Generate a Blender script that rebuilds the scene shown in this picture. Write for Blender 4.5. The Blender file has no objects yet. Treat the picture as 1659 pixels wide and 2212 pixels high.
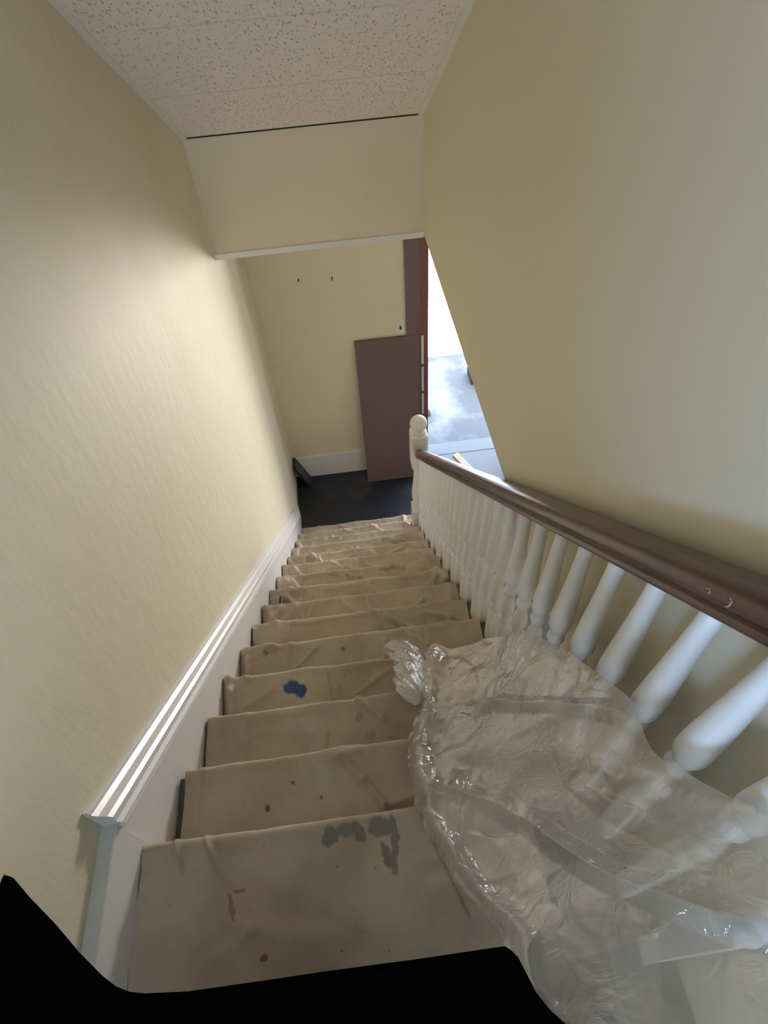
import bpy, bmesh, math, random
from mathutils import Vector, Matrix, noise
random.seed(7)
C = bpy.context.scene.collection
SC = bpy.context.scene

# ---------------------------------------------------------------- camera
CAM = Vector((0.595, -0.313, 1.464))
RGT = Vector((0.9917, -0.1164, -0.0533))
PITCH, ROLL, YAW = -0.889, 0.085, -0.051
Mx = (Matrix.Rotation(YAW, 3, 'Z') @ Matrix.Rotation(PITCH, 3, 'X') @ Matrix.Rotation(ROLL, 3, 'Y'))
r_, f_, u_ = Mx.col[0], Mx.col[1], Mx.col[2]
cam = bpy.data.cameras.new('camera')
cam.sensor_fit = 'HORIZONTAL'; cam.sensor_width = 36; cam.lens = 36 * 1307.0 / 1659
cam.clip_start = 0.02; cam.clip_end = 200
camo = bpy.data.objects.new('camera', cam); C.objects.link(camo)
camo.matrix_world = Matrix(((r_.x, u_.x, -f_.x, CAM.x), (r_.y, u_.y, -f_.y, CAM.y), (r_.z, u_.z, -f_.z, CAM.z), (0, 0, 0, 1)))
SC.camera = camo

# ---------------------------------------------------------------- light and exposure
SC.view_settings.view_transform = 'Standard'
SC.view_settings.look = 'None'
SC.view_settings.gamma = 1
SC.view_settings.use_curve_mapping = False
SC.view_settings.exposure = 0.0
SC.cycles.max_bounces = 10
SC.cycles.diffuse_bounces = 8
SC.cycles.transparent_max_bounces = 16
SC.cycles.sample_clamp_indirect = 6

w = bpy.data.worlds.new('sky'); SC.world = w; w.use_nodes = True
bg = w.node_tree.nodes['Background']
bg.inputs[0].default_value = (0.58, 0.75, 1.0, 1); bg.inputs[1].default_value = 7.0

def aim(o, d):
    o.rotation_euler = Vector(d).to_track_quat('-Z', 'Y').to_euler()

sl = bpy.data.lights.new('sun', 'SUN'); sl.energy = 320; sl.angle = 0.01; sl.color = (1.0, 0.96, 0.9)
so = bpy.data.objects.new('sun', sl); C.objects.link(so); so.location = (2, 0, 9); aim(so, (0.1, 1.5, -5.7))

def area(name, loc, d, sx, sy, e, col):
    l = bpy.data.lights.new(name, 'AREA'); l.shape = 'RECTANGLE'; l.size = sx; l.size_y = sy; l.energy = e; l.color = col
    o = bpy.data.objects.new(name, l); C.objects.link(o); o.location = loc; aim(o, d); return o
# daylight off the sunlit street, coming in through the street door
area('street_daylight', (4.1, 6.9, -2.9), (-0.45, -0.55, 1.0), 2.6, 2.4, 1500, (1.0, 0.95, 0.88))
# daylight through the side window of the upper landing, behind the camera
area('side_window_daylight', (-1.58, -2.75, 0.66), (1, 0.85, 0.0), 0.9, 0.8, 85, (0.34, 0.58, 1.0))
area('landing_fill_light', (0.45, -3.25, 1.2), (0, 1, 0.45), 0.8, 1.3, 13, (0.74, 0.87, 1.0))  # added fill to brighten the ceiling and header from behind
# added fill from the right of the hall, where the wall has no window
area('hall_fill_light', (3.2, 1.9, -1.7), (-1, 0.1, 0.1), 1.1, 1.4, 7, (0.95, 0.97, 1.0))

# ---------------------------------------------------------------- materials
def mat(name, col, rough=0.6, spec=0.5, bump=None, bscale=40, bstr=0.2, mix=None, coat=0):
    m = bpy.data.materials.new(name); m.use_nodes = True
    nt = m.node_tree; b = nt.nodes['Principled BSDF']
    b.inputs['Base Color'].default_value = (*col, 1); b.inputs['Roughness'].default_value = rough
    b.inputs['Specular IOR Level'].default_value = spec; b.inputs['Coat Weight'].default_value = coat
    tc = nt.nodes.new('ShaderNodeTexCoord')
    mp = nt.nodes.new('ShaderNodeMapping'); nt.links.new(tc.outputs['Object'], mp.inputs[0])
    if mix:   # mottling: (other colour, scale, low, high)
        n = nt.nodes.new('ShaderNodeTexNoise'); n.inputs['Scale'].default_value = mix[1]; n.inputs['Detail'].default_value = 6
        nt.links.new(mp.outputs[0], n.inputs['Vector'])
        r = nt.nodes.new('ShaderNodeMapRange'); r.inputs[1].default_value = mix[2]; r.inputs[2].default_value = mix[3]
        nt.links.new(n.outputs['Fac'], r.inputs[0])
        mx = nt.nodes.new('ShaderNodeMix'); mx.data_type = 'RGBA'
        mx.inputs[6].default_value = (*col, 1); mx.inputs[7].default_value = (*mix[0], 1)
        nt.links.new(r.outputs[0], mx.inputs[0]); nt.links.new(mx.outputs[2], b.inputs['Base Color'])
    if bump:
        n = nt.nodes.new('ShaderNodeTexNoise'); n.inputs['Scale'].default_value = bscale; n.inputs['Detail'].default_value = 5
        nt.links.new(mp.outputs[0], n.inputs['Vector'])
        bp = nt.nodes.new('ShaderNodeBump'); bp.inputs['Strength'].default_value = bstr; bp.inputs['Distance'].default_value = bump
        nt.links.new(n.outputs['Fac'], bp.inputs['Height']); nt.links.new(bp.outputs[0], b.inputs['Normal'])
    m['map'] = mp.name
    return m
CREAM = (0.715, 0.65, 0.495)
M_wall = mat('cream_wall_paint', CREAM, 0.62, 0.45, bump=0.008, bscale=20, bstr=0.4, mix=((0.69, 0.615, 0.445), 3, 0.4, 0.7))
M_wall.node_tree.nodes[M_wall['map']].inputs['Scale'].default_value = (1, 1, 0.55)
M_wallr = mat('cream_wall_paint_smooth', CREAM, 0.5, 0.4, bump=0.003, bscale=9, bstr=0.2)
M_white = mat('white_gloss_paint', (0.78, 0.77, 0.76), 0.28, 0.5, bump=0.002, bscale=18, bstr=0.15)
M_grey = mat('grey_white', (0.62, 0.64, 0.62), 0.45)  # greyer tone for the top of the end block
M_bal = mat('white_baluster_paint', (0.78, 0.77, 0.75), 0.42, 0.5, bump=0.002, bscale=25, bstr=0.12)
M_rail = mat('brown_varnished_wood', (0.058, 0.025, 0.02), 0.3, 0.5, bump=0.001, bscale=30, bstr=0.2, mix=((0.085, 0.038, 0.028), 9, 0.4, 0.65), coat=0.2)
M_floor = mat('navy_floor_paint', (0.018, 0.022, 0.033), 0.36, 0.5, bump=0.003, bscale=9, bstr=0.2, mix=((0.06, 0.06, 0.065), 3.5, 0.55, 0.8))
M_hfloor = mat('grey_sill_floor_glare', (0.15, 0.155, 0.165), 0.4, 0.5, bump=0.003, bscale=9, bstr=0.2)  # door glare on the navy hall floor put in as grey; also colours the sill
M_board = mat('brown_board', (0.15, 0.105, 0.10), 0.55, 0.4)
M_cas = mat('brown_casing_paint', (0.17, 0.11, 0.12), 0.45)
M_red = mat('worn_red_brown_wood', (0.19, 0.08, 0.075), 0.5)
M_tile = mat('ceiling_tile', (0.74, 0.69, 0.63), 0.9, 0.1)
M_wood = mat('raw_wood', (0.50, 0.29, 0.14), 0.6)
M_black = mat('black_fabric', (0.0015, 0.0015, 0.0015), 1.0, 0.0)
M_dark = mat('dark_gap', (0.03, 0.03, 0.032), 0.9, 0.1)
M_plate = mat('ivory_plastic', (0.75, 0.72, 0.66), 0.4)
M_upfl = mat('dark_brown_floor', (0.05, 0.033, 0.028), 0.5)
M_ground = mat('grey_pavement', (0.10, 0.105, 0.115), 0.55, 0.4, bump=0.01, bscale=4, bstr=0.3, mix=((0.26, 0.265, 0.27), 2.3, 0.48, 0.72))
# fissures of the ceiling tiles
nt = M_tile.node_tree; b = nt.nodes['Principled BSDF']
mp = nt.nodes[M_tile['map']]; mp.inputs['Scale'].default_value = (2.6, 0.9, 0.9)
n = nt.nodes.new('ShaderNodeTexNoise'); n.inputs['Scale'].default_value = 60; n.inputs['Detail'].default_value = 2
nt.links.new(mp.outputs[0], n.inputs['Vector'])
r = nt.nodes.new('ShaderNodeMapRange'); r.inputs[1].default_value = 0.62; r.inputs[2].default_value = 0.72
nt.links.new(n.outputs['Fac'], r.inputs[0])
mx = nt.nodes.new('ShaderNodeMix'); mx.data_type = 'RGBA'; mx.inputs[6].default_value = (0.83, 0.78, 0.73, 1); mx.inputs[7].default_value = (0.66, 0.61, 0.555, 1)
nt.links.new(r.outputs[0], mx.inputs[0]); nt.links.new(mx.outputs[2], b.inputs['Base Color'])
bp = nt.nodes.new('ShaderNodeBump'); bp.invert = True; bp.inputs['Distance'].default_value = 0.004
nt.links.new(r.outputs[0], bp.inputs['Height']); nt.links.new(bp.outputs[0], b.inputs['Normal'])

# canvas drop cloth with its stains (positions in metres on the treads)
def cloth_mat():
    m = mat('canvas_cloth', (0.50, 0.42, 0.335), 0.92, 0.1)
    nt = m.node_tree; L = nt.links; b = nt.nodes['Principled BSDF']
    tc = [x for x in nt.nodes if x.type == 'TEX_COORD'][0]
    n = nt.nodes.new('ShaderNodeTexNoise'); n.inputs['Scale'].default_value = 5; n.inputs['Detail'].default_value = 7
    L.new(tc.outputs['Object'], n.inputs['Vector'])
    cr = nt.nodes.new('ShaderNodeValToRGB')
    cr.color_ramp.elements[0].position = 0.32; cr.color_ramp.elements[0].color = (0.385, 0.31, 0.235, 1)
    cr.color_ramp.elements[1].position = 0.66; cr.color_ramp.elements[1].color = (0.53, 0.44, 0.345, 1)
    L.new(n.outputs['Fac'], cr.inputs[0])
    cur = cr.outputs[0]
    # speckles of old paint
    n2 = nt.nodes.new('ShaderNodeTexNoise'); n2.inputs['Scale'].default_value = 85; n2.inputs['Detail'].default_value = 1
    L.new(tc.outputs['Object'], n2.inputs['Vector'])
    r2 = nt.nodes.new('ShaderNodeMapRange'); r2.inputs[1].default_value = 0.76; r2.inputs[2].default_value = 0.82
    L.new(n2.outputs['Fac'], r2.inputs[0])
    mx = nt.nodes.new('ShaderNodeMix'); mx.data_type = 'RGBA'; mx.inputs[7].default_value = (0.25, 0.15, 0.09, 1)
    L.new(r2.outputs[0], mx.inputs[0]); L.new(cur, mx.inputs[6]); cur = mx.outputs[2]
    # distorted position for ragged stain outlines
    n3 = nt.nodes.new('ShaderNodeTexNoise'); n3.inputs['Scale'].default_value = 45; n3.inputs['Detail'].default_value = 2
    L.new(tc.outputs['Object'], n3.inputs['Vector'])
    s3 = nt.nodes.new('ShaderNodeVectorMath'); s3.operation = 'SUBTRACT'; s3.inputs[1].default_value = (0.5, 0.5, 0.5)
    L.new(n3.outputs['Color'], s3.inputs[0])
    s4 = nt.nodes.new('ShaderNodeVectorMath'); s4.operation = 'SCALE'; s4.inputs['Scale'].default_value = 0.022
    L.new(s3.outputs[0], s4.inputs[0])
    ad = nt.nodes.new('ShaderNodeVectorMath'); L.new(tc.outputs['Object'], ad.inputs[0]); L.new(s4.outputs[0], ad.inputs[1])
    for (x, k, t, rx, ry, rot, col, op) in STAINS:
        y = (k - 1 + t) * RUN
        a = nt.nodes.new('ShaderNodeVectorMath'); a.operation = 'SUBTRACT'; a.inputs[1].default_value = (x, y, -k * RISE + 0.01)
        L.new(ad.outputs[0], a.inputs[0])
        q = nt.nodes.new('ShaderNodeVectorRotate'); q.rotation_type = 'Z_AXIS'; q.inputs['Angle'].default_value = rot
        L.new(a.outputs[0], q.inputs['Vector'])
        d = nt.nodes.new('ShaderNodeVectorMath'); d.operation = 'MULTIPLY'; d.inputs[1].default_value = (1 / rx, 1 / ry, 1 / 0.06)
        L.new(q.outputs[0], d.inputs[0])
        e = nt.nodes.new('ShaderNodeVectorMath'); e.operation = 'LENGTH'; L.new(d.outputs[0], e.inputs[0])
        g = nt.nodes.new('ShaderNodeMapRange'); g.inputs[1].default_value = 1.1; g.inputs[2].default_value = 0.8; g.inputs[3].default_value = 0; g.inputs[4].default_value = op
        L.new(e.outputs['Value'], g.inputs[0])
        mx = nt.nodes.new('ShaderNodeMix'); mx.data_type = 'RGBA'; mx.inputs[7].default_value = (*col, 1)
        L.new(g.outputs[0], mx.inputs[0]); L.new(cur, mx.inputs[6]); cur = mx.outputs[2]
    L.new(cur, b.inputs['Base Color'])
    w = nt.nodes.new('ShaderNodeTexNoise'); w.inputs['Scale'].default_value = 60; w.inputs['Detail'].default_value = 4
    L.new(tc.outputs['Object'], w.inputs['Vector'])
    bp = nt.nodes.new('ShaderNodeBump'); bp.inputs['Strength'].default_value = 0.25; bp.inputs['Distance'].default_value = 0.003
    L.new(w.outputs['Fac'], bp.inputs['Height']); L.new(bp.outputs[0], b.inputs['Normal'])
    return m

def film_mat(name='clear_plastic_film', FILM_OPACITY=0.40, ROUGH=0.10):
    m = bpy.data.materials.new(name); m.use_nodes = True
    nt = m.node_tree; L = nt.links; nt.nodes.clear()
    out = nt.nodes.new('ShaderNodeOutputMaterial')
    tr = nt.nodes.new('ShaderNodeBsdfTransparent'); tr.inputs[0].default_value = (0.97, 0.96, 0.94, 1)
    df = nt.nodes.new('ShaderNodeBsdfDiffuse'); df.inputs[0].default_value = (0.85, 0.79, 0.73, 1)
    tl = nt.nodes.new('ShaderNodeBsdfTranslucent'); tl.inputs[0].default_value = (0.85, 0.79, 0.73, 1)
    gl = nt.nodes.new('ShaderNodeBsdfGlossy'); gl.inputs['Roughness'].default_value = ROUGH; gl.inputs[0].default_value = (0.9, 0.9, 0.9, 1)
    m1 = nt.nodes.new('ShaderNodeMixShader'); m1.inputs[0].default_value = 0.5
    L.new(df.outputs[0], m1.inputs[1]); L.new(tl.outputs[0], m1.inputs[2])
    m2 = nt.nodes.new('ShaderNodeMixShader'); m2.inputs[0].default_value = FILM_OPACITY
    L.new(tr.outputs[0], m2.inputs[1]); L.new(m1.outputs[0], m2.inputs[2])
    fr = nt.nodes.new('ShaderNodeFresnel'); fr.inputs['IOR'].default_value = 1.5
    m3 = nt.nodes.new('ShaderNodeMixShader')
    ml = nt.nodes.new('ShaderNodeMath'); ml.operation = 'MULTIPLY_ADD'; ml.inputs[1].default_value = 1.2; ml.inputs[2].default_value = 0.10
    L.new(fr.outputs[0], ml.inputs[0]); L.new(ml.outputs[0], m3.inputs[0])
    L.new(m2.outputs[0], m3.inputs[1]); L.new(gl.outputs[0], m3.inputs[2])
    L.new(m3.outputs[0], out.inputs[0])
    tc = nt.nodes.new('ShaderNodeTexCoord')
    n = nt.nodes.new('ShaderNodeTexNoise'); n.inputs['Scale'].default_value = 18; n.inputs['Detail'].default_value = 3; n.inputs['Distortion'].default_value = 1.0
    L.new(tc.outputs['Object'], n.inputs['Vector'])
    bp = nt.nodes.new('ShaderNodeBump'); bp.inputs['Strength'].default_value = 0.3; bp.inputs['Distance'].default_value = 0.006
    L.new(n.outputs['Fac'], bp.inputs['Height'])
    for s in (df, tl): L.new(bp.outputs[0], s.inputs['Normal'])
    n2 = nt.nodes.new('ShaderNodeTexNoise'); n2.inputs['Scale'].default_value = 16; n2.inputs['Detail'].default_value = 4; n2.inputs['Roughness'].default_value = 0.55; n2.inputs['Distortion'].default_value = 2.2
    L.new(tc.outputs['Object'], n2.inputs['Vector'])
    bp2 = nt.nodes.new('ShaderNodeBump'); bp2.inputs['Strength'].default_value = 0.5; bp2.inputs['Distance'].default_value = 0.012
    L.new(n2.outputs['Fac'], bp2.inputs['Height'])
    for s in (gl, fr): L.new(bp2.outputs[0], s.inputs['Normal'])
    return m

# ---------------------------------------------------------------- helpers
def obj(name, bm, m, parent=None, smooth=False, bevel=0):
    me = bpy.data.meshes.new(name)
    bmesh.ops.recalc_face_normals(bm, faces=bm.faces)
    bm.to_mesh(me); bm.free()
    if smooth: me.polygons.foreach_set('use_smooth', [True] * len(me.polygons))
    o = bpy.data.objects.new(name, me); C.objects.link(o)
    if m: me.materials.append(m)
    if parent: o.parent = parent
    if bevel:
        md = o.modifiers.new('bevel', 'BEVEL'); md.width = bevel; md.segments = 2; md.limit_method = 'ANGLE'
    return o
def tag(o, label, cat, group=None):
    o['label'] = label; o['category'] = cat
    if group: o['group'] = group
    return o
def struct(o): o['kind'] = 'structure'; return o
def empty(name, loc, label, cat, group=None):
    o = bpy.data.objects.new(name, None); C.objects.link(o); o.location = loc; o.empty_display_size = 0.05
    return tag(o, label, cat, group)
def add_box(bm, x0, x1, y0, y1, z0, z1):
    vs = [bm.verts.new(p) for p in ((x0, y0, z0), (x1, y0, z0), (x1, y1, z0), (x0, y1, z0), (x0, y0, z1), (x1, y0, z1), (x1, y1, z1), (x0, y1, z1))]
    for f in ((0, 3, 2, 1), (4, 5, 6, 7), (0, 1, 5, 4), (1, 2, 6, 5), (2, 3, 7, 6), (3, 0, 4, 7)): bm.faces.new([vs[i] for i in f])
def boxes(*bs):
    bm = bmesh.new()
    for b in bs: add_box(bm, *b)
    return bm
def prism_yz(bm, poly, x0, x1):
    a = [bm.verts.new((x0, y, z)) for y, z in poly]; b = [bm.verts.new((x1, y, z)) for y, z in poly]
    n = len(poly); bm.faces.new(a); bm.faces.new(b[::-1])
    for i in range(n): bm.faces.new((a[i], b[i], b[(i + 1) % n], a[(i + 1) % n]))
def prism_xy(bm, poly, z0, z1):
    a = [bm.verts.new((x, y, z0)) for x, y in poly]; b = [bm.verts.new((x, y, z1)) for x, y in poly]
    n = len(poly); bm.faces.new(a[::-1]); bm.faces.new(b)
    for i in range(n): bm.faces.new((a[i], a[(i + 1) % n], b[(i + 1) % n], b[i]))
def lathe(bm, prof, cx=0, cy=0, seg=20, caps=True):
    rings = []
    for r, z in prof:
        rings.append([bm.verts.new((cx + r * math.cos(2 * math.pi * i / seg), cy + r * math.sin(2 * math.pi * i / seg), z)) for i in range(seg)])
    for a, b in zip(rings, rings[1:]):
        for i in range(seg): bm.faces.new((a[i], a[(i + 1) % seg], b[(i + 1) % seg], b[i]))
    if caps: bm.faces.new(rings[0][::-1]); bm.faces.new(rings[-1])
def obox(bm, c, ax, ay, az):
    c, ax, ay, az = map(Vector, (c, ax, ay, az))
    vs = [bm.verts.new(c + sx * ax + sy * ay + sz * az) for sz in (-1, 1) for sx, sy in ((-1, -1), (1, -1), (1, 1), (-1, 1))]
    for f in ((0, 3, 2, 1), (4, 5, 6, 7), (0, 1, 5, 4), (1, 2, 6, 5), (2, 3, 7, 6), (3, 0, 4, 7)): bm.faces.new([vs[i] for i in f])

# ---------------------------------------------------------------- dimensions (metres)
RUN, RISE = 0.215, 0.19662
SLP = RISE / RUN
ZL = -15 * RISE              # lower hall floor
WR = 1.0773                  # face of the right wall
YH, ZC, ZH = 2.736, 0.472, -0.07   # header plane, ceiling at the header, underside of header and right wall
CS = 0.6137                  # slope of the ceiling
YE = 3.32                    # end of the left wall
YF = 3.85                    # far wall
BX = 1.036                   # balustrade line
DX0, DX1, DZ = 1.275, 2.2, -0.5    # street door opening
def zceil(y): return ZC + CS * (YH - y)

# ---------------------------------------------------------------- the setting
struct(obj('wall_left', boxes((-0.14, 0, -0.9, YE, ZL - 0.1, 2.75)), M_wall))
struct(obj('wall_right', boxes((WR, WR + 0.13, -3.4, YH, ZH, 2.75)), M_wallr))
struct(obj('wall_header', boxes((0, WR + 0.13, YH, YH + 0.13, ZH, 2.75)), M_wallr))
struct(obj('trim_1', boxes((0.0, WR, YH - 0.006, YH + 0.135, ZH - 0.018, ZH + 0.012)), M_white))
struct(obj('wall_far', boxes((-0.75, DX0, YF, YF + 0.15, ZL - 0.1, 2.75), (DX1, 3.4, YF, YF + 0.15, ZL - 0.1, 2.75), (DX0, DX1, YF, YF + 0.15, DZ, 2.75), (3.4, 7, YF, YF + 0.15, ZL - 0.1, 2.75), (-5, -0.75, YF, YF + 0.15, ZL - 0.1, 2.75)), M_wallr))
struct(obj('wall_landing', boxes((-0.17, -0.03, YE, YF, ZL - 0.1, ZH)), M_wallr))
struct(obj('baseboard_far', boxes((0.0, 1.1, YF - 0.02, YF, ZL, ZL + 0.27), (0.0, 1.1, YF - 0.026, YF, ZL + 0.25, ZL + 0.28)), M_white, bevel=0.004))
struct(obj('wall_hall_right', boxes((3.3, 3.45, 0, YF, ZL - 0.1, ZH)), M_wallr))
struct(obj('wall_hall_back', boxes((WR, 3.45, -0.15, 0, ZL - 0.1, ZH)), M_wallr))
struct(obj('ceiling_hall', boxes((WR + 0.13, 3.45, -0.15, YF, ZH, ZH + 0.05), (-0.14, WR + 0.13, YH + 0.13, YF, ZH, ZH + 0.05)), M_wallr))
struct(obj('floor_landing', boxes((-0.75, 1.12, -0.15, YF + 0.15, ZL - 0.1, ZL)), M_floor))
struct(obj('floor_hall', boxes((1.12, 3.45, -0.15, YF + 0.15, ZL - 0.1, ZL)), M_hfloor))
struct(obj('floor_upper', boxes((-1.8, WR, -3.4, 0.0, -0.06, -0.002)), M_upfl))
struct(obj('wall_upper_back', boxes((-1.8, 0.0, -3.5, -3.35, -0.06, 2.75), (0.9, WR + 0.13, -3.5, -3.35, -0.06, 2.75), (0.0, 0.9, -3.5, -3.35, -0.06, 0.6), (0.0, 0.9, -3.5, -3.35, 2.0, 2.75)), M_wallr))
struct(obj('wall_upper_left', boxes((-1.8, -1.66, -3.5, -3.25, -0.06, 2.75), (-1.8, -1.66, -2.25, -0.9, -0.06, 2.75), (-1.8, -1.66, -3.25, -2.25, -0.06, 0.2), (-1.8, -1.66, -3.25, -2.25, 1.12, 2.75), (-1.8, -0.14, -0.9, -0.76, -0.06, 2.75)), M_wallr))
struct(obj('ceiling_upper', boxes((-1.8, WR + 0.13, -3.5, -0.75, 2.6, 2.75)), M_tile))
struct(obj('roof', boxes((-5, 7, -3.6, YF + 0.15, 2.75, 2.9)), M_dark))

# sloping tiled ceiling: a dark backing, tiles one below the other with fine joints, edge angles
ux = Vector((1, 0, 0)); us = Vector((0, -1, CS)).normalized(); un = Vector((0, CS, 1)).normalized()
def ceil_box(bm, x0, x1, s0, s1, n0, n1):
    c = Vector((0, YH, ZC)) + ux * (x0 + x1) / 2 + us * (s0 + s1) / 2 + un * (n0 + n1) / 2
    obox(bm, c, ux * (x1 - x0) / 2, us * (s1 - s0) / 2, un * (n1 - n0) / 2)
bm = bmesh.new(); ceil_box(bm, 0, WR, -0.03, 4.3, 0.012, 0.06)
struct(obj('ceiling_backing', bm, mat('grey_gap', (0.16, 0.15, 0.14), 0.9, 0.1)))  # even grey showing between the tiles
bm = bmesh.new(); ceil_box(bm, 0, WR, 0.0, 0.015, -0.0025, 0.012)
struct(obj('header_gap_shade', bm, M_dark))  # dark strip painting in the shade of the gap between tiles and header
bm = bmesh.new(); s = 0.014
for s1 in (0.553, 1.10, 1.66, 2.22, 2.78, 3.34, 3.9):
    ceil_box(bm, 0.004, WR - 0.004, s, s1 - 0.002, 0, 0.014); s = s1 + 0.002
struct(obj('ceiling', bm, M_tile))
bm = bmesh.new(); ceil_box(bm, 0.0, 0.024, 0.0, 4.2, -0.005, 0.0); struct(obj('trim_2', bm, M_white))
bm = bmesh.new(); ceil_box(bm, WR - 0.024, WR, 0.0, 4.2, -0.005, 0.0); struct(obj('trim_3', bm, M_white))

# pavement outside the street door
g = struct(obj('ground', boxes((-12, 16, YF + 0.15, 40, ZL - 0.12, ZL - 0.01)), M_ground))
struct(obj('trim_4', boxes((DX0, DX1, YF + 0.06, YF + 0.22, ZL - 0.02, ZL + 0.004)), M_hfloor))

# street door frame: casing, jamb, plates and a knob
dr = struct(obj('door_1', boxes((1.108, 1.222, YF - 0.02, YF, ZL, DZ + 0.1)), M_cas, bevel=0.004))
obj('jamb', boxes((1.222, DX0 + 0.012, YF - 0.012, YF + 0.155, ZL, DZ)), M_red, dr)
for z0, z1 in ((-1.74, -1.46), (-2.30, -2.06), (-2.62, -2.33), (-2.03, -1.77)):
    obj('strike_plate', boxes((1.228, 1.248, YF - 0.02, YF - 0.012, z0, z1)), M_white, dr, bevel=0.002)
bm = bmesh.new(); bmesh.ops.create_uvsphere(bm, u_segments=18, v_segments=12, radius=0.034)
for v in bm.verts: v.co.x *= 0.75; v.co.z *= 1.5; v.co += Vector((DX0 + 0.03, YF + 0.02, -2.33))
obj('door_knob', bm, M_white, dr, smooth=True)

# ---------------------------------------------------------------- staircase
bm = bmesh.new()
poly = [(-0.2, 0.0)]
poly += [(0.0, 0.0)]
for k in range(1, 15):
    poly += [((k - 1) * RUN, -k * RISE), (k * RUN, -k * RISE)]
poly += [(14 * RUN, ZL), (-0.2, ZL)]
prism_yz(bm, poly, 0.002, 1.072)
M_stair = mat('stair_paint', (0.11, 0.10, 0.095), 0.6)
tag(obj('staircase', bm, M_stair), 'straight flight of stairs running down to the dark hall floor under the cloth', 'stairs')

# skirt board on the left wall
bm = bmesh.new()
pl = [(0.0, -0.35), (0.0, 0.17), (0.02, 0.20)]
pl = [(0.015, -0.4), (0.015, 0.17), (3.06, 0.17 - SLP * 3.045 + 0.0), (3.06, ZL), (2.9, ZL)]
prism_yz(bm, pl, 0.0005, 0.024)
sk = struct(obj('baseboard_left', bm, M_white))
def sweep(bm, prof, y0, y1, x=0.0, cap=True):
    # prof: (x, height above the nosing line) closed loop, swept down the slope
    a = [bm.verts.new((x + px, y0, pz - SLP * y0)) for px, pz in prof]
    b = [bm.verts.new((x + px, y1, pz - SLP * y1)) for px, pz in prof]
    n = len(prof)
    for i in range(n): bm.faces.new((a[i], a[(i + 1) % n], b[(i + 1) % n], b[i]))
    if cap: bm.faces.new(a[::-1]); bm.faces.new(b)
bm = bmesh.new()
sweep(bm, [(0.0005, 0.290), (0.010, 0.292), (0.013, 0.284), (0.012, 0.274), (0.020, 0.262), (0.034, 0.254), (0.041, 0.244), (0.041, 0.232), (0.034, 0.222), (0.034, 0.212), (0.043, 0.204), (0.045, 0.190), (0.036, 0.176), (0.030, 0.172), (0.030, 0.160), (0.024, 0.148), (0.0005, 0.148)], 0.03, 3.06)
obj('cap_molding', bm, M_white, sk)
bm = boxes((0.0005, 0.03, -0.30, 0.03, 0.0, 0.168))
obj('end_block', bm, M_white, sk, bevel=0.002)
bm = boxes((0.0005, 0.028, -0.30, 0.032, 0.1685, 0.1715))
obj('end_top', bm, M_grey, sk)

# ---------------------------------------------------------------- balustrade
# newel post at the foot of the stairs
NY = 2.722
np_ = empty('newel_post', (BX, NY, -13 * RISE), 'white newel post with a ball top at the foot of the handrail', 'post')
zb = -13 * RISE
bm = boxes((-0.06, 0.06, -0.06, 0.06, 0.0, 0.30)); obj('base_block', bm, M_bal, np_, bevel=0.006)
bm = bmesh.new()
lathe(bm, [(0.052, 0.295), (0.058, 0.31), (0.058, 0.33), (0.044, 0.345), (0.05, 0.37), (0.058, 0.42), (0.058, 0.48), (0.05, 0.56), (0.042, 0.66), (0.039, 0.72), (0.046, 0.735), (0.052, 0.75), (0.05, 0.765), (0.044, 0.775), (0.054, 0.795)], seg=28)
obj('turned_shaft', bm, M_bal, np_, smooth=True)
bm = boxes((-0.06, 0.06, -0.06, 0.06, 0.79, 1.10)); obj('top_block', bm, M_bal, np_, bevel=0.012)
bm = bmesh.new()
zc_ = -1.375 - zb
prof = [(0.05, 1.098), (0.045, 1.112), (0.036, 1.122)]
for i in range(15):
    a = -0.95 + i * (math.pi / 2 + 0.95) / 14.2
    prof.append((0.06 * math.cos(a), zc_ + 0.06 * math.sin(a)))
lathe(bm, prof, seg=28); obj('ball_finial', bm, M_bal, np_, smooth=True)

# handrail
hr = empty('handrail', (BX, 1.3, 0.79 - SLP * 1.3), 'dark brown varnished handrail along the right side of the stairs', 'handrail')
prof = [(-0.027, 0.786), (-0.031, 0.789), (-0.0325, 0.795), (-0.031, 0.801), (-0.0295, 0.804), (-0.0315, 0.808)]
prof += [(-0.036 * math.cos(math.radians(a)), 0.830 + (0.038 if a > 0 else 0.026) * math.sin(math.radians(a))) for a in range(-40, 221, 20)]
prof += [(0.0315, 0.808), (0.0295, 0.804), (0.031, 0.801), (0.0325, 0.795), (0.031, 0.789), (0.027, 0.786)]
bm = bmesh.new()
off = Vector((BX, 1.3, 0.79 - SLP * 1.3))
sweep(bm, prof, -1.1, NY - 0.058, x=BX)
for v in bm.verts: v.co -= off
ro = obj('rail', bm, M_rail, hr, smooth=True)
ro.data.set_sharp_from_angle(angle=math.radians(50))
def tube(bm, pts, r, seg=6):
    rings = []
    for i, p in enumerate(pts):
        p = Vector(p); d = (Vector(pts[min(i + 1, len(pts) - 1)]) - Vector(pts[max(i - 1, 0)])).normalized()
        a = d.orthogonal().normalized(); b = d.cross(a)
        rings.append([bm.verts.new(p + r * (math.cos(6.2832 * j / seg) * a + math.sin(6.2832 * j / seg) * b)) for j in range(seg)])
    for q, s_ in zip(rings, rings[1:]):
        for j in range(seg): bm.faces.new((q[j], q[(j + 1) % seg], s_[(j + 1) % seg], s_[j]))
    bm.faces.new(rings[0][::-1]); bm.faces.new(rings[-1])
M_chip = mat('chipped_varnish', (0.42, 0.28, 0.24), 0.6)
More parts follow.
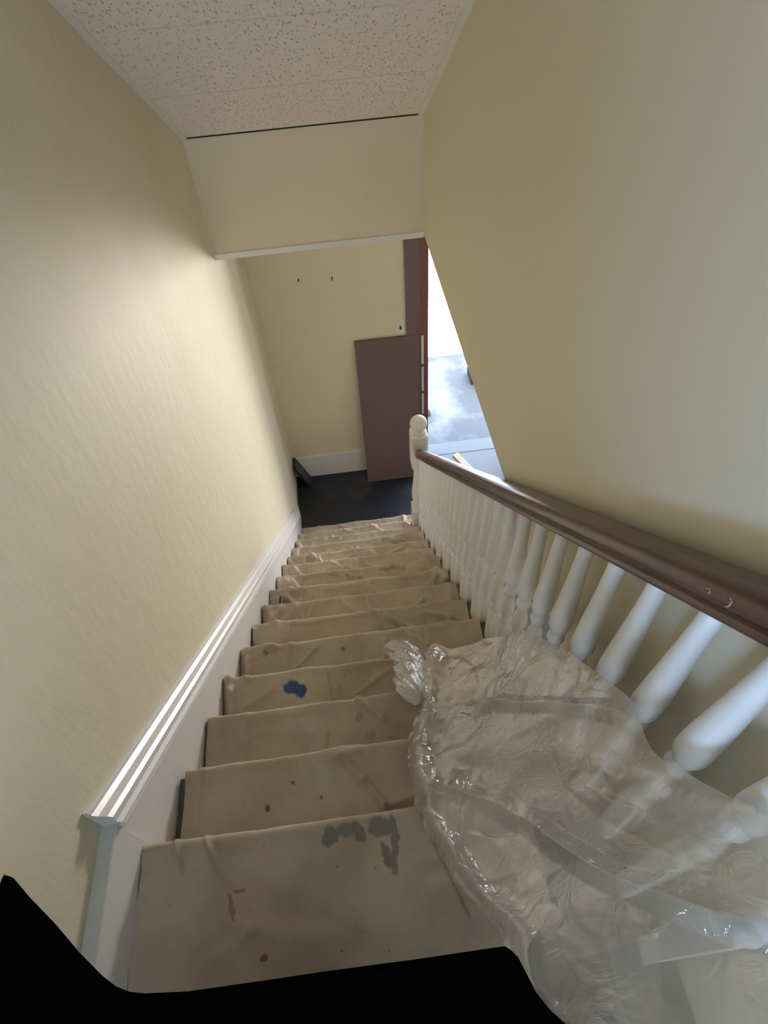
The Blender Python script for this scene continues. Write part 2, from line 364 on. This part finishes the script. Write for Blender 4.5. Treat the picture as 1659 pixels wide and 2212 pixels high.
for y0, cur in ((0.035, 0.4), (0.003, 1.0)):
    bm = bmesh.new(); pts = []
    for i in range(9):
        a = math.radians(60 + (190 * cur + 40) * i / 8)
        y = y0 + 0.0055 * math.cos(a); h = 0.832 + 0.009 * math.sin(a)
        pts.append(Vector((BX - 0.0362 + 0.0015 * abs(math.sin(a)) , y, h - SLP * y)) - off)
    tube(bm, pts, 0.0011); obj('chip_mark', bm, M_chip, hr, smooth=True)

# balusters, two to a tread; heights in the profile are above the nosing line
BPROF = [(0.017, 0.800), (0.0165, 0.74), (0.018, 0.68), (0.0205, 0.62), (0.0235, 0.56), (0.0262, 0.50), (0.0272, 0.465), (0.0268, 0.445), (0.024, 0.431), (0.0185, 0.424), (0.0165, 0.414), (0.0165, 0.400), (0.0205, 0.392), (0.0228, 0.382), (0.0205, 0.372), (0.0165, 0.364), (0.0155, 0.345), (0.0175, 0.325), (0.0225, 0.300), (0.0252, 0.275), (0.0235, 0.250), (0.0180, 0.228), (0.0165, 0.214), (0.0215, 0.204), (0.0245, 0.194), (0.0225, 0.184), (0.0195, 0.178)]
ORD = ['first', 'second', 'third', 'fourth', 'fifth', 'sixth', 'seventh', 'eighth', 'ninth', 'tenth', 'eleventh', 'twelfth', 'thirteenth', 'fourteenth', 'fifteenth', 'sixteenth', 'seventeenth', 'eighteenth', 'nineteenth', 'twentieth', 'twenty-first', 'twenty-second', 'twenty-third', 'twenty-fourth', 'twenty-fifth', 'twenty-sixth', 'twenty-seventh', 'twenty-eighth', 'twenty-ninth', 'thirtieth']
def make_baluster(base):      # base: height of the tread below the nosing line
    bm = bmesh.new(); lathe(bm, [(r, z) for r, z in BPROF], seg=22)
    sh = bm
    t = obj('turned_shaft', sh, M_bal, None, smooth=True)
    bm = boxes((-0.021, 0.021, -0.021, 0.021, base, 0.184)); blk = obj('base_block', bm, M_bal, None, bevel=0.003)
    return t, blk
variants = {}
js = list(range(24, -4, -1))
for i, j in enumerate(js):
    y = RUN * (0.165 + 0.5 * j)
    k = math.floor(y / RUN) + 1          # tread index
    base = max(-k, 0) if False else -k * RISE + SLP * y
    if y < 0: base = SLP * y
    key = round(base, 3)
    r = bpy.data.objects.new('baluster', None); C.objects.link(r)
    r.location = (BX, y, -SLP * y); r.empty_display_size = 0.05
    if key not in variants:
        t, b_ = make_baluster(base); variants[key] = (t, b_); t.parent = r; b_.parent = r
    else:
        t, b_ = variants[key]; t = t.copy(); b_ = b_.copy(); C.objects.link(t); C.objects.link(b_); t.parent = r; b_.parent = r
    lab = 'white turned baluster, %s up from the ball-topped newel post' % ORD[i]
    tag(r, lab, 'baluster', 'white balusters under the handrail')

# ---------------------------------------------------------------- drop cloth over the stairs
BLUE = (0.035, 0.10, 0.20); RUST = (0.22, 0.09, 0.04); GREY = (0.15, 0.15, 0.145); PALE = (0.50, 0.50, 0.43); BRN = (0.33, 0.24, 0.17)
STAINS = [
 (0.262, 3, 0.78, 0.030, 0.028, 0.6, BLUE, 0.95), (0.294, 3, 0.68, 0.024, 0.024, 0.2, BLUE, 0.95),
 (0.259, 1, 0.52, 0.0075, 0.0075, 0, RUST, 0.95), (0.291, 0, 0.02, 0.007, 0.007, 0, RUST, 0.9),
 (0.229, 0, 0.43, 0.006, 0.030, -0.25, (0.27, 0.15, 0.09), 0.75), (0.243, 0, 0.56, 0.012, 0.006, 0.4, (0.27, 0.15, 0.09), 0.7),
 (0.325, 1, 0.76, 0.005, 0.005, 0, RUST, 0.8), (0.394, 1, 0.55, 0.004, 0.004, 0, RUST, 0.8), (0.13, 4, 0.9, 0.008, 0.012, 0, RUST, 0.7), (0.44, 4, 0.8, 0.008, 0.012, 0, RUST, 0.6),
 (0.435, 0, 0.93, 0.018, 0.022, 0.5, GREY, 0.75), (0.470, 0, 0.955, 0.022, 0.016, 0.2, GREY, 0.7), (0.498, 0, 0.93, 0.011, 0.026, -0.5, GREY, 0.75), (0.543, 0, 0.945, 0.028, 0.020, 0.1, GREY, 0.72),
 (0.572, 0, 0.84, 0.009, 0.050, 0.05, GREY, 0.72), (0.556, 0, 0.66, 0.011, 0.038, -0.4, GREY, 0.72),
 (0.345, 2, 0.80, 0.026, 0.032, 0, PALE, 0.55), (0.370, 2, 0.30, 0.030, 0.060, 0, PALE, 0.4), (0.392, 1, 0.80, 0.036, 0.050, 0.2, PALE, 0.4),
 (0.50, 2, 0.78, 0.012, 0.02, 0.3, BRN, 0.6), (0.53, 2, 0.5, 0.016, 0.016, 0, BRN, 0.5), (0.40, 2, 0.55, 0.010, 0.03, 0.3, BRN, 0.5), (0.60, 2, 0.42, 0.02, 0.012, 0, BRN, 0.5),
 (1.0, 7, 0.5, 0.05, 0.06, 0, (0.22, 0.20, 0.17), 0.7), (0.68, 8, 0.9, 0.05, 0.012, 0, (0.2, 0.17, 0.14), 0.6),
 (0.72, 0, 0.15, 0.12, 0.06, 0.1, BRN, 0.25), (0.30, 0, 0.25, 0.16, 0.07, 0.7, BRN, 0.22)]
# ridge folds: tread, x0, t0, x1, t1, half width, height
FOLDS = [(0, .103, 1.03, .118, .78, .006, .014), (0, .169, 1.0, .205, .70, .006, .013), (0, .26, .2, .44, .02, .02, .007), (0, .33, .6, .50, .15, .03, .006), (0, .55, .5, .66, .42, .02, .006),
 (1, .455, .95, .510, .60, .010, .026), (1, .510, .60, .556, .27, .010, .030), (1, .556, .27, .66, .38, .012, .026), (1, .085, 1.0, .075, .3, .010, .008), (1, .42, .97, .50, 1.0, .012, .014), (1, .36, .9, .37, .5, .015, .006),
 (2, .503, 1.0, .575, .68, .009, .024), (2, .575, .68, .66, .42, .009, .020), (2, .15, 1.0, .16, .5, .012, .007), (2, .06, .95, .09, .6, .014, .010), (2, .25, .96, .33, .93, .008, .006),
 (3, .10, 1.0, .05, .75, .014, .014), (3, .05, .75, .07, .35, .012, .010), (3, .17, .86, .22, .86, .006, .005),
 (4, .16, 1.05, .07, .75, .018, .016), (4, .23, 1.1, .21, .6, .02, .012), (4, .62, .9, .60, .4, .008, .006), (4, .05, 1.0, .16, 1.0, .014, .012),
 (5, .13, 1.1, .16, .6, .02, .016), (5, .58, .95, .74, .45, .014, .014), (5, .56, .95, .60, .5, .010, .008), (5, .2, .95, .6, .98, .008, .006),
 (6, .12, .9, .06, .4, .02, .02), (6, .42, .95, .47, .6, .014, .012), (6, .55, .9, .57, .3, .010, .009), (6, .20, .9, .11, .3, .02, .014),
 (7, .14, .95, .05, .2, .022, .024), (7, .20, .6, .09, .2, .016, .016), (7, .55, .95, .60, .55, .012, .012), (7, .3, .9, .9, .97, .008, .006), (7, .93, .8, .91, .2, .014, .014),
 (8, .08, .9, .17, .4, .02, .018), (8, .44, .9, .45, .3, .010, .010), (8, .72, 1.0, .78, .85, .014, .014), (8, .9, .7, 1.0, .4, .02, .02),
 (9, .10, .9, .18, .3, .02, .018), (9, .34, .95, .42, .6, .014, .011), (9, .5, .9, .52, .3, .014, .010), (9, .85, .9, .97, .4, .016, .014),
 (10, .15, .9, .17, .1, .014, .016), (10, .25, .9, .26, .1, .010, .010), (10, .6, .8, .66, .4, .02, .014), (10, .9, .9, .95, .3, .016, .014),
 (11, .20, .9, .21, .1, .014, .014), (11, .5, .8, .6, .3, .02, .013), (11, .1, .8, .05, .3, .02, .018), (11, .8, .9, .9, .5, .016, .014),
 (12, .2, .9, .24, .1, .014, .012), (12, .45, .9, .5, .2, .016, .012), (12, .72, .9, .76, .1, .014, .018), (12, .76, .9, .82, .2, .014, .012),
 (13, .3, .9, .34, .1, .014, .012), (13, .52, .9, .53, .1, .012, .010), (13, .74, .9, .73, .1, .014, .016), (13, .88, .9, .8, .3, .016, .016),
 (14, .4, .9, .43, .1, .014, .010), (14, .6, .9, .62, .1, .014, .010), (14, .85, .9, .9, .2, .02, .014)]
# overlapping layers: tread, left edge (x at t=1, x at t=0), right edge (x at t=1, x at t=0), thickness
LAYERS = [(0, -1, -1, .634, .703, .011), (1, -1, -1, .70, .74, .006), (2, -1, -1, .54, .72, .0), (3, -1, -1, .392, .402, .008), (4, .318, .330, 2, 2, .005), (4, -1, -1, .80, .78, .003), (5, -1, -1, .20, .21, .006), (5, .60, .62, 2, 2, .004), (5, -1, -1, .86, .86, .004),
 (6, -1, -1, .88, .90, .005), (7, -1, -1, .22, .16, .008), (7, .94, .92, 2, 2, .006), (8, -1, -1, .19, .12, .008), (8, .92, .93, 2, 2, .006), (9, -1, -1, .20, .14, .007), (9, .30, .33, 2, 2, .004), (10, -1, -1, .15, .15, .006), (10, -1, -1, .25, .25, .004), (10, .9, .92, 2, 2, .006), (11, .21, .2, 2, 2, .005), (11, .88, .88, 2, 2, .005), (12, -1, -1, .42, .42, .005), (12, .75, .77, 2, 2, .006), (13, .5, .5, 2, 2, .004)]
def sstep(a, b, x):
    t = max(0, min(1, (x - a) / (b - a))); return t * t * (3 - 2 * t)
def cloth_h(x, k, t):
    N = noise.noise
    h = 0.0045 * N((x * 6, k * 7.3 + t * 1.2, 1.7)) + 0.0022 * N((x * 17, k * 5.1 + t * 3.5, 4.2)) + 0.0008 * N((x * 45, k * 3.3 + t * 9, 9.1))
    h += 0.0035 * max(0, 1 - abs(N((x * 4 + t * 0.8, k * 6.1 + t * 1.1 - x * 2, 12.5))) * 7) + 0.0018 * max(0, 1 - abs(N((x * 9 - t * 0.6, k * 6.1 + t * 2.0, 15.5))) * 6)
    amp = 1.0 if k > 2 else 0.85
    h += amp * 0.009 * N((x * 4.5, k * 11.7, 3.3)) * t
    # little tucks hanging at the nosing
    h += amp * 0.011 * max(0, N((x * 13, k * 9.1 + t * 0.6, 7.7))) * sstep(0.3, 1.0, t)
    h += 0.005 * sstep(0.86, 1.0, t)
    for (fk, x0, t0, x1, t1, wd, ht) in FOLDS_BY.get(k, ()):
        ax, ay = x0, t0 * RUN; bx, by = x1, t1 * RUN; py = t * RUN
        dx, dy = bx - ax, by - ay; q = ((x - ax) * dx + (py - ay) * dy) / (dx * dx + dy * dy); q = max(0, min(1, q))
        d = math.hypot(x - ax - q * dx, py - ay - q * dy)
        h += ht * (1.0 if k < 5 else 1.45) * math.exp(-(d / wd) ** 2)
    for (fk, l1, l0, r1, r0, th) in LAYERS_BY.get(k, ()):
        le = l0 + (l1 - l0) * t; re = r0 + (r1 - r0) * t
        wob = 0.004 * N((t * 4, k * 3.1, 2.2))
        h += th * sstep(le - 0.002, le + 0.002, x + wob) * (1 - sstep(re - 0.002, re + 0.002, x + wob))
    return h
FOLDS_BY, LAYERS_BY = {}, {}
FOLDS = [f for f in FOLDS if f[0] < 11]
rnd = random.Random(5)
for k in range(3, 15):
    for q in range(5 if k > 8 else 3):
        x0 = rnd.uniform(0.05, 0.98); t0 = rnd.uniform(0.6, 1.0); sl_ = rnd.choice((-1, 1)) * rnd.uniform(0.03, 0.2)
        FOLDS.append((k, x0, t0, x0 + sl_, t0 - rnd.uniform(0.25, 0.6), rnd.uniform(0.008, 0.018), rnd.uniform(0.008, 0.016)))
    for q in range(2):      # loose corners along both edges
        x0 = rnd.choice((0.05, 0.95)) + rnd.uniform(-0.02, 0.02)
        FOLDS.append((k, x0, rnd.uniform(0.7, 1), x0 + rnd.uniform(-0.05, 0.06), rnd.uniform(0.1, 0.5), rnd.uniform(0.014, 0.026), rnd.uniform(0.010, 0.022)))
for f in FOLDS: FOLDS_BY.setdefault(f[0], []).append(f)
LAYERS = [f for f in LAYERS if f[0] < 10] + [(10, -1, -1, .22, .15, .006), (11, .30, .22, 2, 2, .004), (11, .93, .86, 2, 2, .006), (12, -1, -1, .50, .38, .004), (13, .62, .5, 2, 2, .003), (13, .9, .95, 2, 2, .006)]
for f in LAYERS: LAYERS_BY.setdefault(f[0], []).append(f)
M_cloth = cloth_mat()
NX = 250
bm = bmesh.new(); rows = []
def xl(k, t):   # ragged left edge of the cloth
    return 0.030 + 0.004 * noise.noise((k * 2.3 + t * 2, 0.3, 8.8)) + (0.012 if k in (1,) else 0.0)
def xr(k, t): return (1.008 if k > 0 else 0.87) + 0.005 * noise.noise((k * 2.3 + t * 3, 5.5, 1.8))
for k in range(0, 15):
    nt_ = 30 if k < 6 else 18
    for q in range(nt_ + 1):                      # tread
        t = q / nt_
        a, b_ = xl(k, t), xr(k, t); row = []
        for i in range(NX + 1):
            x = a + (b_ - a) * i / NX
            h = 0.010 + max(-0.006, cloth_h(x, k, t))
            row.append(bm.verts.new((x, (k - 1 + t) * RUN + 0.016 - 0.013 * t, -k * RISE + h)))
        rows.append(row)
    a, b_ = xl(k, 1), xr(k, 1)
    edge = [(a + (b_ - a) * i / NX) for i in range(NX + 1)]
    hz = [-k * RISE + 0.010 + max(-0.006, cloth_h(x, k, 1)) for x in edge]
    for ang in (20, 40, 60, 80, 100):              # rounded nosing
        c_, s_ = math.cos(math.radians(ang)), math.sin(math.radians(ang))
        rows.append([bm.verts.new((x, k * RUN + 0.003 + 0.017 * s_ + 0.003 * noise.noise((x * 9, k * 3.7, 1)), z - 0.017 * (1 - c_))) for x, z in zip(edge, hz)])
    for q in (0.3, 0.55, 0.85, 0.97):              # riser drop
        row = []
        for x, z0 in zip(edge, hz):
            z1 = (-(k + 1) * RISE + 0.012) if k < 14 else ZL + 0.006
            row.append(bm.verts.new((x, k * RUN + 0.020 - 0.006 * q + 0.004 * noise.noise((x * 9, k * 3.7, q)), z0 - 0.02 + (z1 - z0 + 0.02) * q)))
        rows.append(row)
# the cloth carries on a little way over the landing floor
lead = []
for y in (-0.9, -0.7, -0.55, -0.42, -0.32, -0.26):
    row = [bm.verts.new((0.034 + (0.80 - 0.034) * i / NX, y, 0.008 + 0.002 * noise.noise((i * 0.05, y * 9, 3)))) for i in range(NX + 1)]
    lead.append(row)
rows = lead + rows
for a, b_ in zip(rows, rows[1:]):
    for i in range(NX): bm.faces.new((a[i], a[i + 1], b_[i + 1], b_[i]))
cl = obj('drop_cloth', bm, M_cloth, smooth=True)
tag(cl, 'beige canvas painter\'s drop cloth with stains draped down the whole flight of stairs', 'drop cloth')

# crumpled end of the cloth standing up against the skirt board
bm = bmesh.new(); g_ = []
for i in range(26):
    u = i / 25; row = []
    for j in range(22):
        v = j / 21
        a = u * 4.4 + 0.5 * math.sin(v * 5)
        rr = 0.018 + 0.045 * u * (1 - 0.35 * v) + 0.006 * noise.noise((u * 6, v * 5, 2))
        x = 0.085 + rr * math.cos(a) * (0.8 - 0.3 * v) + 0.05 * (v - 0.4) * u
        y = 6 * RUN + 0.105 + rr * math.sin(a) * 1.25
        z = -7 * RISE + 0.012 + v * (0.075 + 0.025 * math.sin(a * 1.3)) + 0.006 * noise.noise((u * 9, v * 7, 5))
        row.append(bm.verts.new((max(0.03, x), y, z)))
    g_.append(row)
for a, b_ in zip(g_, g_[1:]):
    for j in range(21): bm.faces.new((a[j], a[j + 1], b_[j + 1], b_[j]))
obj('crumpled_end', bm, M_cloth, cl, smooth=True)

# ---------------------------------------------------------------- plastic sheet
Lp = [(0.744, 0.559, -0.365), (0.715, 0.474, -0.311), (0.69, 0.372, -0.236), (0.677, 0.315, -0.192), (0.631, 0.206, -0.112), (0.622, 0.087, -0.006), (0.629, -0.014, 0.088), (0.642, -0.079, 0.152), (0.67, -0.156, 0.235), (0.701, -0.214, 0.308), (0.716, -0.265, 0.378), (0.712, -0.305, 0.424), (0.733, -0.355, 0.470), (0.765, -0.44, 0.53)]
Rp = [(0.963, 0.319, 0.148), (0.979, 0.234, 0.254), (0.986, 0.165, 0.33), (0.992, 0.084, 0.415), (0.994, 0.022, 0.475), (0.976, -0.065, 0.522), (0.986, -0.126, 0.596), (0.992, -0.162, 0.649), (0.996, -0.185, 0.69), (0.997, -0.22, 0.72), (0.996, -0.26, 0.74), (0.990, -0.31, 0.752), (0.98, -0.36, 0.755), (0.95, -0.50, 0.75)]
MID0 = Vector((0.896, 0.432, -0.064))
def hX(x):
    u = max(0, min(1.2, (x - 0.60) / 0.38)); return 0.10 + 0.40 * u ** 1.8
def lerp_list(P, s):
    s = max(0, min(0.99999, s)) * (len(P) - 1); i = int(s); f = s - i
    p0, p1, p2, p3 = (Vector(P[max(0, min(len(P) - 1, i + d))]) for d in (-1, 0, 1, 2))
    return 0.5 * ((2 * p1) + (p2 - p0) * f + (2 * p0 - 5 * p1 + 4 * p2 - p3) * f * f + (3 * p1 - p0 - 3 * p2 + p3) * f ** 3)
NU, NV = 190, 320
CRUMPLES = [(0.66, 0.12, 0.05, 0.08), (0.82, 0.22, 0.035, 0.05), (0.70, -0.19, 0.03, 0.07), (0.77, -0.10, 0.05, 0.04), (0.68, 0.30, 0.04, 0.06), (0.93, -0.12, 0.03, 0.04), (0.88, 0.42, 0.03, 0.02)]
from mathutils.bvhtree import BVHTree
from mathutils.geometry import delaunay_2d_cdt
FACETS = []
for n_pts, seed, st in ((70, 3, 0.7), (420, 8, 0.75), (1900, 21, 0.8)):
    rn = random.Random(seed)
    pts = [Vector((rn.uniform(0.4, 1.2), rn.uniform(-0.9, 1.0) * st)) for _ in range(n_pts)] + [Vector(p) for p in ((0.3, -1), (1.3, -1), (1.3, 1.1), (0.3, 1.1))]
    vv, _, ff, *_r = delaunay_2d_cdt(pts, [], [], 0, 1e-5)
    FACETS.append((BVHTree.FromPolygons([Vector((v.x, v.y, rn.uniform(-1, 1))) for v in vv], ff), st))
def facet(i, x, y):      # height of a field of flat triangles with sharp edges
    tree, st = FACETS[i]
    h = tree.ray_cast(Vector((x, y * st * 0.73, 5)), Vector((0, 0, -1)))
    return h[0].z if h[0] else 0.0
def crumple(x, y, seed, sc):
    d, p = noise.voronoi((x * sc + seed, y * sc + 0.3 * math.sin(x * 9), seed))
    return d[1] - d[0]
bm = bmesh.new(); grid = []
for j in range(NV + 1):
    s = j / NV
    l, r = lerp_list(Lp, s), lerp_list(Rp, s)
    row = []
    for i in range(NU + 1):
        u = i / NU
        p = l.lerp(r, u)
        z = hX(p.x) - SLP * p.y
        zlin = p.z
        edge = min(1, min(u, 1 - u) * 8)
        p.z = zlin + (z - zlin) * 0.75 * edge
        if s < 0.16:      # the arched top edge
            q = 4 * u * (1 - u) * (1 - s / 0.16) ** 1.5
            m = (l + r) / 2
            p += (MID0 - (Vector(Lp[0]) + Vector(Rp[0])) / 2 - Vector((0, 0, 0))) * q * 0.9 - Vector((0, 0, (p.z - zlin))) * q * 0.7
        n_ = noise.noise
        X, Y = p.x, p.y * 1.36
        d = 0.016 * n_((X * 5, Y * 5, 0.5)) + 0.008 * n_((X * 13, Y * 11, 2.5))
        # crisp facets and creases, finest on the crumpled left side and in a few patches
        left = max(0, 1 - u * 1.7) * (1 - 0.5 * sstep(0.6, 1, s))
        pat = min(1, sum(math.exp(-((p.x - cx_) / rx_) ** 2 - ((p.y - cy_) / ry_) ** 2) for cx_, cy_, rx_, ry_ in CRUMPLES))
        d += 0.022 * facet(0, X, Y) + 0.010 * facet(1, X, Y) * (0.45 + 0.75 * max(left, 0.7 * pat)) + 0.012 * facet(2, X, Y) * max(0.7 * left, pat)
        # long folds running from the top edge towards the lower right
        d += 0.026 * math.exp(-((u - 0.07 - 0.03 * n_((Y * 9, 1, 3))) / 0.055) ** 2) * (0.7 + 0.6 * n_((Y * 7, 5, 3)))
        ang = (X - 0.70) * 0.83 + (Y - 0.2) * 0.55
        d += 0.015 * max(0, 1 - abs(((ang * 4.2 + 0.3 * n_((X * 3, Y * 3, 9))) % 1.0) - 0.5) * 9) * (1 - 0.6 * left)
        d *= (0.25 + 0.75 * min(1, (1 - u) * 6))
        nrm = Vector((-0.55 * min(1, u * 1.5), 0.35, 0.8)).normalized()
        p += nrm * d
        # ragged edge
        if u < 0.02: p.x += 0.012 * n_((Y * 30, 3.3, 1))
        p.x = min(p.x, 1.002)
        row.append(bm.verts.new(p))
    grid.append(row)
for a, b_ in zip(grid, grid[1:]):
    for i in range(NU): bm.faces.new((a[i], a[i + 1], b_[i + 1], b_[i]))
M_film = film_mat()
ps = obj('plastic_sheet', bm, M_film, smooth=True)
tag(ps, 'crumpled translucent plastic sheet lying over the upper stairs against the balusters', 'plastic sheet')
# rolled free corner, several layers thick
bm = bmesh.new(); axis = [(0.606, 0.680, -0.535), (0.625, 0.672, -0.520), (0.655, 0.640, -0.485), (0.675, 0.600, -0.450), (0.685, 0.555, -0.415), (0.680, 0.500, -0.365), (0.676, 0.440, -0.310), (0.676, 0.380, -0.250), (0.674, 0.330, -0.205)]
rad = [0.010, 0.028, 0.038, 0.042, 0.046, 0.052, 0.048, 0.036, 0.003]
for lay in range(2):
    rings = []; NS, NR = 60, 44
    for a in range(NS + 1):
        s = a / NS; p = lerp_list(axis, s); rr = lerp_list([(v, 0, 0) for v in rad], s).x * (1 - 0.35 * lay)
        d = (lerp_list(axis, min(1, s + 0.02)) - lerp_list(axis, max(0, s - 0.02))).normalized()
        e1 = d.cross(Vector((0, 0.4, 1))).normalized(); e2 = e1.cross(d)
        ring = []
        for b_ in range(NR):
            th = 2 * math.pi * b_ / NR
            cr_ = 1 - min(1, 2 * crumple(math.cos(th) * 0.25 + s, math.sin(th) * 0.25, 4 + lay * 3, 9))
            k_ = rr * (1 + 0.45 * cr_ - 0.2 + 0.25 * noise.noise((math.cos(th) * 2, math.sin(th) * 2, s * 7 + lay * 9)))
            ring.append(bm.verts.new(p + k_ * (math.cos(th) * e1 + 0.62 * math.sin(th) * e2)))
        rings.append(ring)
    for q, s_ in zip(rings, rings[1:]):
        for b_ in range(NR): bm.faces.new((q[b_], q[(b_ + 1) % NR], s_[(b_ + 1) % NR], s_[b_]))
obj('bunched_corner', bm, film_mat('bunched_film', 0.82, 0.22), ps, smooth=True)

# ---------------------------------------------------------------- black bag at the top of the stairs
prof = [(0.045, -0.110), (0.080, -0.142), (0.123, -0.178), (0.160, -0.212), (0.194, -0.240), (0.214, -0.2535), (0.232, -0.261), (0.255, -0.2655), (0.31, -0.270), (0.40, -0.2705), (0.477, -0.2705), (0.60, -0.272), (0.700, -0.272), (0.708, -0.276), (0.714, -0.286), (0.720, -0.303), (0.726, -0.320), (0.738, -0.338), (0.754, -0.354), (0.765, -0.385), (0.748, -0.44), (0.74, -0.60), (0.72, -0.85), (0.66, -0.92), (0.40, -0.94), (0.12, -0.92), (0.05, -0.86), (0.04, -0.5)]
bag = empty('black_bag', (0.45, -0.6, 0.012), 'big black rounded bag at the very top of the stairs, beside the plastic sheet', 'bag')
o0 = Vector((0.45, -0.6, 0.012))
bm = bmesh.new(); prism_xy(bm, prof, 0.515, 0.55)
for v in bm.verts: v.co -= o0
obj('flap', bm, M_black, bag, bevel=0.012)
bm = bmesh.new(); prism_xy(bm, [(0.30, -0.33), (0.58, -0.33), (0.63, -0.38), (0.65, -0.5), (0.65, -0.84), (0.60, -0.88), (0.22, -0.88), (0.16, -0.82), (0.16, -0.45)], 0.012, 0.514)
for v in bm.verts: v.co -= o0
obj('body', bm, M_black, bag, bevel=0.02)

# ---------------------------------------------------------------- things in the hall below
# brown board leaning on the far wall
bd = bmesh.new()
p0, p1 = Vector((0.668, 3.665, ZL)), Vector((0.684, YF - 0.024, -1.445))
q0, q1 = Vector((1.19, 3.665, ZL)), Vector((1.211, YF - 0.024, -1.445))
nn = (p1 - p0).cross(q0 - p0).normalized()
if nn.y < 0: nn = -nn
vs = [bd.verts.new(p + o_ * nn) for o_ in (0, 0.02) for p in (p0, q0, q1, p1)]
for f in ((0, 1, 2, 3), (7, 6, 5, 4), (0, 4, 5, 1), (1, 5, 6, 2), (2, 6, 7, 3), (3, 7, 4, 0)): bd.faces.new([vs[i] for i in f])
tag(obj('brown_board', bd, M_board), 'tall plain brown board leaning against the far wall beside the street door', 'board')
# navy board leaning in the corner by the end of the left wall
bd = bmesh.new()
for (x, y, z) in ((0.118, 3.68, ZL), (0.118, YF - 0.03, ZL), (0.002, YF - 0.03, ZL + 0.30), (0.002, 3.68, ZL + 0.30)): bd.verts.new((x, y, z))
for (x, y, z) in ((0.095, 3.68, ZL), (0.095, YF - 0.03, ZL), (-0.015, YF - 0.03, ZL + 0.285), (-0.015, 3.68, ZL + 0.285)): bd.verts.new((x, y, z))
bd.verts.ensure_lookup_table(); V = bd.verts
for f in ((0, 1, 2, 3), (7, 6, 5, 4), (0, 4, 5, 1), (1, 5, 6, 2), (2, 6, 7, 3), (3, 7, 4, 0)): bd.faces.new([V[i] for i in f])
tag(obj('navy_board', bd, M_floor), 'low dark navy board leaning on the wall in the left corner of the lower floor', 'board')
# light switch
sw = obj('light_switch', boxes((1.027, 1.1, YF - 0.007, YF, -1.43, -1.305)), M_plate, bevel=0.003)
tag(sw, 'pale light switch plate on the far wall just above the brown board', 'light switch')
obj('toggle', boxes((1.058, 1.069, YF - 0.02, YF - 0.006, -1.38, -1.352)), M_dark, sw)
# two small nails left in the far wall
for (x, z, l_) in ((0.327, -0.869, 'small dark nail left in the far wall, nearer the left wall'), (0.572, -0.885, 'small dark nail left in the far wall, nearer the street door')):
    bm = bmesh.new(); obox(bm, (x, YF - 0.012, z), (0.004, 0, 0), (0, 0.014, 0.002), (0, 0, 0.008 if x > 0.5 else 0.005))
    tag(obj('nail', bm, M_dark, bevel=0.002), l_, 'nail', 'nails in the far wall')
# strip of raw wood lying on the hall floor
a, b_ = Vector((1.575, 3.885, ZL + 0.008)), Vector((1.80, 3.40, ZL + 0.008)); d = (b_ - a)
bm = bmesh.new(); obox(bm, (a + b_) / 2, d / 2, Vector((-d.y, d.x, 0)).normalized() * 0.032, (0, 0, 0.008))
ws = obj('wood_strip', bm, mat('pinkish_wood', (0.42, 0.33, 0.30), 0.6), bevel=0.002)
tag(ws, 'flat strip of pale wood lying on the floor inside the street door', 'wood strip')
e = a + d.normalized() * 0.055
bm = bmesh.new(); obox(bm, a + d.normalized() * 0.05 + Vector((0, 0, 0.0005)), d.normalized() * 0.052, Vector((-d.y, d.x, 0)).normalized() * 0.0325, (0, 0, 0.0085))
obj('bare_end', bm, M_wood, ws)
# block out on the pavement
bk = obj('concrete_block', boxes((1.955, 2.35, 4.93, 5.16, ZL - 0.01, ZL + 0.14)), M_dark, bevel=0.01)
tag(bk, 'dark low block on the pavement outside the door, mostly hidden by the right wall', 'block')
